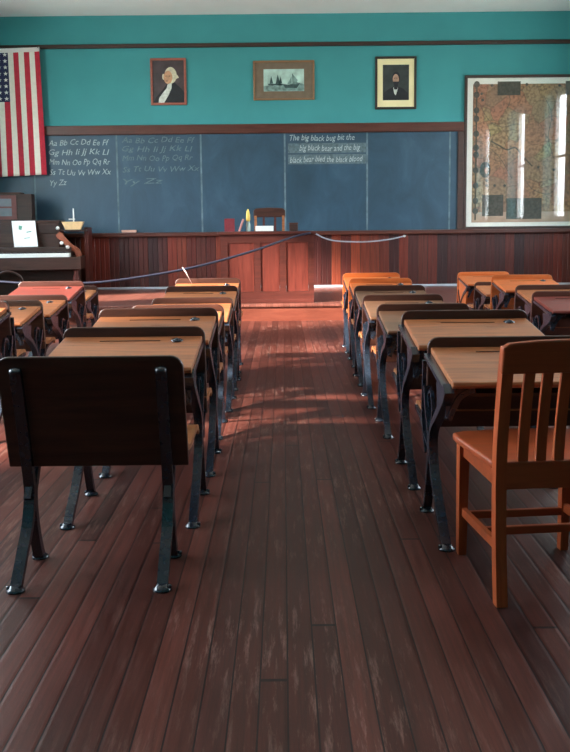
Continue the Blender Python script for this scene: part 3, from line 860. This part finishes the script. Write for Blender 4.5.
# ------------------------------------------------------------------ slat-back chair
def slat_chair():
    r = empty('wooden_chair', (.816, 2.383, 0), R(4.5), 'orange varnished wooden slat-back chair at the lower right, back turned to the viewer', 'chair')
    W2 = .185
    # side profile of the rear leg + back post (y, z); y negative = towards viewer
    for s in (-1, 1):
        m = MB(); m.strip(smooth_path([(-.185, 0), (-.165, .22), (-.16, .44), (-.175, .62), (-.21, .835)], 6), [.034] * 25, .034, 'x', s * (W2 - .003))
        m.build('rear_leg', M['chair'], r)
        m = MB(); m.strip([(.185, 0), (.175, .43)], [.028, .036], [.028, .036], 'x', s * W2)
        m.build('front_leg', M['chair'], r)
    st = MB()
    outl = [(-.215, .205), (-.17, .225), (0, .235), (.17, .225), (.215, .205), (.218, .15), (.195, -.12), (.165, -.15), (-.165, -.15), (-.195, -.12), (-.218, .15)]
    st.prism([(a, b) for a, b in outl], .028, 'z', .438, .008)
    st.build('seat', M['chairx'], r)
    a = MB(); a.box(-W2 + .02, W2 - .02, .155, .173, .365, .424); a.build('front_apron', M['chairx'], r)
    for s in (-1, 1):
        a = MB(); a.prism([(-.15, .375), (.165, .375), (.165, .424), (-.15, .424)], .018, 'x', s * (W2 - .004)); a.build('side_apron', M['chairx'], r)
    a = MB(); a.box(-W2 + .014, W2 - .014, -.172, -.152, .372, .462, .004); a.build('lower_rail', M['chairx'], r)
    c = MB()
    outl = [(-W2 - .018, .752), (W2 + .018, .752), (W2 + .018, .838), (W2, .850), (.1, .857), (0, .859), (-.1, .857), (-W2, .850), (-W2 - .018, .838)]
    c.prism(outl, .024, 'y', 0, .006)
    o = c.build('crest_rail', M['chairx'], r)
    for v in o.data.vertices: v.co.y += -.205 - (v.co.z - .75) * .16
    for x in (-.112, -.056, 0, .056, .112):
        m = MB(); m.strip(smooth_path([(-.160, .455), (-.168, .55), (-.184, .66), (-.204, .76)], 4), .012, .031, 'x', x)
        m.build('slat', M['chair'], r)
    for s in (-1, 1):
        m = MB(); m.strip([(-.170, .185), (.182, .165)], .03, .016, 'x', s * (W2 - .002)); m.build('side_stretcher', M['chair'], r)
    for y, z in ((.175, .150), (-.03, .178)):
        m = MB(); m.box(-W2 + .006, W2 - .006, y - .008, y + .008, z - .014, z + .014, .003); m.build('cross_stretcher', M['chairx'], r)
slat_chair()
bpy.data.objects['wooden_chair'].scale = (1, 1, .955)

# ------------------------------------------------------------------ teacher's desk and things on it
tx0, tx1, ty0, ty1 = -.79, .385, 9.45, 10.05
tz = 1.11
td = empty('teacher_desk', ((tx0 + tx1) / 2, ty0, PZ), 0, 'large dark red panelled teacher desk on the platform at the front', 'desk')
tw = tx1 - tx0; th = tz - PZ; td_d = ty1 - ty0
M['tdesk'] = wood('teacher_desk_wood', (0.075, 0.014, 0.010), (0.19, 0.036, 0.022), .38, 'z', 2.6, 12, .04)
M['tdeskd'] = wood('teacher_desk_frame', (0.050, 0.012, 0.009), (0.11, 0.023, 0.015), .38, 'x', 2.6, 12, .04)
m = MB(); m.box(-tw / 2 - .03, tw / 2 + .03, -.03, td_d, th - .04, th, .008); m.build('desk_top', M['tdeskd'], td)
m = MB()
sx = [-tw / 2, -tw / 2 + .09, -.165, -.085, .155, .235, tw / 2 - .07, tw / 2]
for i in (0, 2, 4, 6): m.box(sx[i], sx[i + 1], 0, .028, .0, th - .04)
for i in (1, 3, 5):
    m.box(sx[i], sx[i + 1], 0, .028, th - .14, th - .04); m.box(sx[i], sx[i + 1], 0, .028, .0, .14)
m.build('front_frame', M['tdeskd'], td)
for i in (1, 3, 5):
    m = MB(); m.box(sx[i] + .002, sx[i + 1] - .002, .012, .024, .142, th - .142, .004); m.build('panel', M['tdesk'], td)
for s in (-1, 1):
    m = MB(); m.box(s * tw / 2 - (.028 if s > 0 else 0), s * tw / 2 + (0 if s > 0 else .028), .028, td_d - .02, 0, th - .04); m.build('side_panel', M['tdesk'], td)
m = MB(); m.box(-tw / 2, tw / 2, -.018, 0, 0, .05, .005); m.build('plinth', M['tdeskd'], td)

red = empty('book', (-.68, 9.62, tz + .0015), 0, 'dark red book standing upright on the left of the teacher desk', 'book')
m = MB(); m.box(-.062, .062, -.02, -.016, 0, .165); m.box(-.062, .062, .016, .02, 0, .165); m.box(-.065, -.061, -.02, .02, 0, .165)
m.build('cover', plain('red_cloth', (0.22, 0.022, 0.032), .6, .15, 30), red)
m = MB(); m.box(-.060, .057, -.0155, .0155, .005, .160); m.build('pages', plain('pages', (0.6, 0.52, 0.4), .9), red)
pk = empty('book', (-.560, 9.62, tz + .003), 0, 'slim pale pink book leaning beside the yellow-topped bottle on the teacher desk', 'book')
m = MB(); m.box(-.010, .010, -.06, .06, 0, .165, .003); o = m.build('cover', plain('pink_cover', (0.55, 0.25, 0.23), .6, .12), pk)
o.rotation_euler = (0, R(20), 0)
m = MB(); m.box(-.007, .007, -.057, .0605, .003, .1655); o = m.build('pages', plain('pale_pages', (0.7, 0.62, 0.55), .9), pk); o.rotation_euler = (0, R(20), 0)
bt = empty('bottle', (-.446, 9.66, tz + .0015), 0, 'slim bottle with pale base and yellow top standing on the teacher desk', 'bottle')
m = MB(); m.lathe([(.028, 0), (.030, .01), (.030, .085), (.024, .11), (.018, .125)]); m.build('glass_body', plain('greenish_glass', (0.42, 0.52, 0.48), .2, .1), bt)
m = MB(); m.lathe([(.018, .125), (.026, .14), (.026, .21), (.018, .25), (.006, .285)]); m.build('yellow_top', plain('yellow_cap', (0.75, 0.52, 0.10), .5, .1), bt)
pp = empty('paper_stack', (-.24, 9.72, tz + .0015), R(2), 'white stack of paper in the middle of the teacher desk', 'paper')
m = MB(); m.box(-.115, .115, -.09, .09, 0, .068, .003); m.build('sheets', plain('bright_paper', (0.86, 0.86, 0.84), .8, .03), pp)
bx = empty('box', (.135, 9.62, tz + .0015), 0, 'small dark box on the right of the teacher desk', 'box')
m = MB(); m.box(-.055, .055, -.04, .04, 0, .085, .004); m.build('box_body', M['trimd'], bx)
m = MB(); m.box(-.058, .058, -.043, .043, .085, .105, .004); m.build('lid', M['back'], bx)

# teacher's chair behind the desk
tc = empty('teacher_chair', (-.19, 10.42, PZ), 0, 'dark wooden chair with a curved back rail behind the teacher desk', 'chair')
for s in (-1, 1):
    m = MB(); m.strip([(.20, 0), (.18, .45)], .035, .035, 'x', s * .19); m.build('leg', M['tdeskd'], tc)
    m = MB(); m.strip([(-.20, 0), (-.19, .44)], .035, .035, 'x', s * .19); m.build('leg', M['tdeskd'], tc)
    m = MB(); m.strip([(.18, .47), (.19, .75), (.21, 1.16)], .032, .035, 'x', s * .195)
    m.build('back_post', M['seat'], tc)
m = MB(); m.box(-.23, .23, -.23, .22, .44, .475, .01); m.build('seat', M['tdeskd'], tc)
m = MB(); m.prism([(-.225, 1.10), (.225, 1.10), (.225, 1.19), (.19, 1.222), (0, 1.232), (-.19, 1.222), (-.225, 1.19)], .026, 'y', .205, .008); m.build('back_rail', M['back'], tc)
for x in (-.08, .08):
    m = MB(); m.strip([(.185, .47), (.205, 1.11)], .014, .03, 'x', x); m.build('spindle', M['tdeskd'], tc)

# ------------------------------------------------------------------ reed organ with things on it
og = empty('reed_organ', (-3.75, 11.0, PZ), R(7), 'dark brown parlour organ with a white keyboard at the left of the platform', 'organ')
M['organ'] = wood('organ_wood', (0.032, 0.013, 0.009), (0.072, 0.031, 0.021), .42, 'x', 2.4, 10, .03)
M['organd'] = wood('organ_dark', (0.025, 0.012, 0.009), (0.05, 0.024, 0.017), .42, 'x', 2.4, 10, .03)
def O(x0, x1, y0, y1, z0, z1, nm, mat, bev=.006, par=None):
    m_ = MB(); m_.box(x0, x1, y0, y1, z0, z1, bev); return m_.build(nm, mat, par or og)
O(-.74, .74, .05, .62, 0, .38, 'lower_case', M['organd'])
O(-.80, .80, -.28, .62, .38, .56, 'key_bed', M['organ'])
O(-.74, .64, -.25, -.10, .56, .615, 'key_strip', plain('ivory', (0.80, 0.82, 0.76), .35, .04, 40), .003)
kk = MB()
i = 0
for i in range(52):
    if i % 7 in (2, 6): continue
    x = -.73 + (i + 1) * 1.37 / 53
    kk.box(x - .007, x + .007, -.17, -.10, .613, .630)
kk.build('black_keys', plain('ebony', (0.015, 0.015, 0.018), .3), og)
O(-.74, .64, -.10, .14, .56, .70, 'stop_board', M['organd'])
O(-.80, .44, .14, .62, .56, 1.06, 'upper_case', M['organ'])
O(-.82, .46, .12, .62, 1.06, 1.092, 'top_board', M['organ'])
for a, b_ in ((-.74, -.46), (-.42, .10), (.14, .40)):
    O(a, b_, .128, .14, .90, 1.03, 'panel', M['organd'], .003)
O(.80, .86, .16, .62, 0, .985, 'side_panel', M['tdeskd'])
O(.44, .86, -.02, .62, .925, .952, 'side_shelf', M['organd'])
br = MB(); br.strip(smooth_path([(-.02 + .47, .90), (.54, .80), (.62, .71), (.72, .64), (.74, .56)], 5), [.07, .09, .10, .09, .08, .08, .08, .08, .08, .08, .08, .08, .08, .08, .08, .08, .08, .08, .08, .08, .07], .03, 'y', -.02)
br.build('scroll_bracket', plain('red_bracket', (0.30, 0.085, 0.045), .4, .25, 14), og)
lg = MB(); lg.lathe([(.05, 0), (.06, .03), (.035, .08), (.03, .16), (.055, .24), (.03, .32), (.05, .38)], (.72, -.2, 0), 16); lg.build('leg', M['tdeskd'], og)
lg = MB(); lg.lathe([(.05, 0), (.06, .03), (.035, .08), (.03, .16), (.055, .24), (.03, .32), (.05, .38)], (-.72, -.2, 0), 16); lg.build('leg', M['tdeskd'], og)
ivory = plain('knob_ivory', (0.78, 0.78, 0.74), .35, .03)
for x, z in ((.455, .985), (.52, .76), (.60, .70)):
    kb = MB(); kb.lathe([(.006, 0), (.024, .01), (.028, .03), (.018, .048), (.005, .052)], (0, 0, 0), 14)
    o = kb.build('knob', ivory, og); o.rotation_euler = (R(90), 0, 0)
    o.location = (x, .13 if z > .9 else (-.10 if z < .9 else 0), z)
    if z > .9: o.location = (x, -.0, .975)
# sheet of music
sh = empty('music_sheet', (-3.745, 11.0, 1.0), R(7), 'white sheet with small green marks propped on the organ above the keys', 'paper')
m = MB(); m.prism([(-.17, -.095), (.165, -.09), (.12, .30), (-.215, .30)], .003, 'y', 0)
mats_ = plain('sheet_paper', (0.88, 0.88, 0.86), .8, .02)
o = m.build('sheet', mats_, sh); o.rotation_euler = (R(-14), 0, 0)
m = MB(); m.face([(-.11, -.004, .17), (-.07, -.004, .16), (-.06, -.004, .22), (-.11, -.004, .23)]); m.face([(.0, -.004, .12), (.07, -.004, .13), (.07, -.004, .145), (.0, -.004, .135)])
m.face([(-.03, -.004, .03), (.05, -.004, .04), (.05, -.004, .05), (-.03, -.004, .04)])
o = m.build('printed_marks', plain('green_print', (0.12, 0.30, 0.22), .8), sh); o.rotation_euler = (R(-14), 0, 0)
sh.location = (-3.765, 11.035, 1.003)
# toy boat
tb = empty('toy_boat', (-3.095, 11.12, PZ + .9535), R(7), 'small tan boat-shaped tub with a white mast on the organ side shelf', 'boat')
m = MB()
lo = [(-.105, -.05), (.105, -.05), (.105, .05), (-.105, .05)]; hi = [(-.155, -.075), (.155, -.075), (.155, .075), (-.155, .075)]
b = bmesh.new()
vl = [b.verts.new((x, y, 0)) for x, y in lo]; vh = [b.verts.new((x, y, .115)) for x, y in hi]
vi = [b.verts.new((x * .9, y * .86, .115)) for x, y in hi]; vb = [b.verts.new((x * .88, y * .8, .025)) for x, y in lo]
b.faces.new(vl)
for i in range(4):
    j = (i + 1) % 4
    b.faces.new((vl[i], vl[j], vh[j], vh[i])); b.faces.new((vh[i], vh[j], vi[j], vi[i])); b.faces.new((vi[i], vi[j], vb[j], vb[i]))
b.faces.new(vb)
bmesh.ops.recalc_face_normals(b, faces=b.faces)
m.merge(b); m.build('hull', plain('tan_hull', (0.72, 0.50, 0.25), .6, .12, 14), tb)
m = MB(); m.tube([(.01, 0, .024), (.01, 0, .31)], [.012, .009], 8); m.build('mast', ivory, tb)
m = MB(); m.box(-.06, .03, -.006, .006, .145, .16); m.build('spar', ivory, tb)
# cabinet on top of the organ
cb = empty('small_cabinet', (-4.20, 11.35, PZ + 1.0935), R(7), 'small dark wooden cabinet with pale glazed door on top of the organ, far left', 'cabinet')
O(-.30, .42, -.02, .22, 0, .40, 'case', M['organd'], .006, cb)  # right end widened: dark side and the shadow beside it built as one block
O(-.33, .27, -.04, .22, .40, .425, 'cornice', M['organ'], .006, cb)
fr_ = MB(); fr_.box(-.28, -.22, -.035, -.02, .02, .38); fr_.box(.13, .20, -.035, -.02, .02, .38); fr_.box(-.22, .13, -.035, -.02, .02, .07); fr_.box(-.22, .13, -.035, -.02, .33, .38); fr_.box(-.22, .13, -.035, -.02, .19, .215)
fr_.build('door_frame', plain('red_door', (0.14, 0.045, 0.04), .4, .15), cb)
for a, b_ in ((.07, .19), (.215, .33)): O(-.22, .13, -.026, -.0205, a, b_, 'pane', plain('pale_pane', (0.18, 0.20, 0.22), .25, .1), 0, cb)

# small bentwood chair in front of the organ
bc = empty('bentwood_chair', (-3.22, 8.75, 0), R(20), 'small black bentwood chair standing in front of the organ at far left', 'chair')
m = MB(); m.lathe([(.17, .335), (.18, .345), (.18, .362), (.16, .367)], (0, 0, 0), 24); m.build('seat', M['organd'], bc)
m = MB(); m.tube(smooth_path([(-.16, -.07, .345), (-.165, -.13, .50), (-.13, -.16, .63), (0, -.175, .685), (.13, -.16, .63), (.165, -.13, .50), (.16, -.07, .345)], 6), .014, 10); m.build('back_hoop', M['organd'], bc)
for a in (45, 135, 225, 315):
    c_, s_ = math.cos(R(a)), math.sin(R(a))
    m = MB(); m.tube([(.13 * c_, .13 * s_, .34), (.19 * c_, .19 * s_, 0)], [.016, .012], 8); m.build('leg', M['organd'], bc)

# ------------------------------------------------------------------ barrier rope
rope_m = plain('blue_cord', (0.012, 0.014, 0.034), .6, .35, 60)
pale_rope = plain('grey_cord', (0.34, 0.36, 0.42), .6, .25, 60)
p_ = smooth_path([(LX + .02, 8.0, .80), (-3.1, 8.2, .595), (-2.45, 8.3, .565), (-1.95, 8.4, .575), (-1.106, 8.6, .695), (-.41, 9.0, .865), (.10, 9.36, 1.03), (.345, 9.405, 1.085)], 8)
rp_ = MB(); rp_.tube(p_, .014, 8)
rp_.build('barrier_cord', rope_m, label='dark navy cord strung from the left wall to the teacher desk corner', cat='rope')
p_ = smooth_path([(.43, 10.0, 1.07), (.60, 10.6, .995), (.832, 11.2, .945), (1.27, 11.6, .925), (1.65, 11.75, .955), (1.91, 11.862, 1.005)], 8)
rp2 = empty('barrier_cord', p_[-1], 0, 'pale grey cord sagging across the wainscot right of the teacher desk', 'rope')
rp_ = MB(); rp_.tube([tuple(Vector(q_) - Vector(p_[-1])) for q_ in p_], .011, 8); rp_.build('cord', pale_rope, rp2)
m = MB(); m.lathe([(.006, -.02), (.024, -.012), (.028, 0), (.024, .012), (.006, .02)], (0, 0, 0), 12); m.build('end_knob', ivory, rp2)

# ------------------------------------------------------------------ light: daylight through the side windows
w = bpy.data.worlds.new('daylight'); S.world = w
w.use_nodes = True
nt = w.node_tree
bg = nt.nodes['Background']
tcn = N(nt, 'ShaderNodeTexCoord'); sx_ = N(nt, 'ShaderNodeSeparateXYZ')
nt.links.new(tcn.outputs['Generated'], sx_.inputs[0])
rp = ramp(nt, [(0.0, (0.36, 0.38, 0.34)), (0.485, (0.46, 0.48, 0.44)), (0.53, (0.92, 0.97, 1.0)), (1.0, (0.55, 0.76, 1.0))])
mr = N(nt, 'ShaderNodeMapRange'); mr.inputs['From Min'].default_value = -1; mr.inputs['From Max'].default_value = 1
nt.links.new(sx_.outputs['Z'], mr.inputs['Value']); nt.links.new(mr.outputs['Result'], rp.inputs['Fac'])
nt.links.new(rp.outputs['Color'], bg.inputs['Color'])
# the sky is brighter on the left (sunny) side
ms = N(nt, 'ShaderNodeMapRange'); ms.inputs['From Min'].default_value = -1; ms.inputs['From Max'].default_value = 1; ms.inputs['To Min'].default_value = 9.0; ms.inputs['To Max'].default_value = 6.0
nt.links.new(sx_.outputs['X'], ms.inputs['Value']); nt.links.new(ms.outputs['Result'], bg.inputs['Strength'])
def portal(x, y, s):
    l = bpy.data.lights.new('window_daylight', 'AREA'); l.shape = 'RECTANGLE'
    l.size = WZ1 - WZ0; l.size_y = WW
    l.cycles.is_portal = True
    o = bpy.data.objects.new('window_daylight', l); COL.objects.link(o)
    o.location = (x, y, (WZ0 + WZ1) / 2)
    o.rotation_euler = (0, R(-90) * s, 0)
for y in WIN_L: portal(LX - WT - .02, y, 1)
for y in WIN_R: portal(RX + WT + .02, y, -1)

sun = bpy.data.lights.new('hazy_sun', 'SUN'); sun.energy = 9.0; sun.angle = R(6); sun.color = (1.0, 0.90, 0.78)
so = bpy.data.objects.new('hazy_sun', sun); COL.objects.link(so)
so.rotation_euler = Vector((0.85, 0.35, -0.45)).to_track_quat('-Z', 'Y').to_euler()

# ------------------------------------------------------------------ camera
cam = bpy.data.cameras.new('camera')
cam.sensor_fit = 'AUTO'; cam.sensor_width = 36; cam.lens = 750 * 36 / 752
cam.shift_x = 0.00167; cam.shift_y = -0.10254
cam.clip_start = .05; cam.clip_end = 100
co = bpy.data.objects.new('camera', cam); COL.objects.link(co)
co.matrix_world = Matrix.Translation((0, 0, 1.15)) @ (Matrix.Rotation(R(90 - 5.4), 4, 'X') @ Matrix.Rotation(R(-0.6), 4, 'Z'))
S.camera = co
S.view_settings.view_transform = 'Standard'; S.view_settings.look = 'None'
S.view_settings.gamma = 1; S.view_settings.use_curve_mapping = False
S.view_settings.exposure = 2.2
S.cycles.use_denoising = True
S.cycles.max_bounces = 8; S.cycles.diffuse_bounces = 4; S.cycles.glossy_bounces = 4; S.cycles.transparent_max_bounces = 12
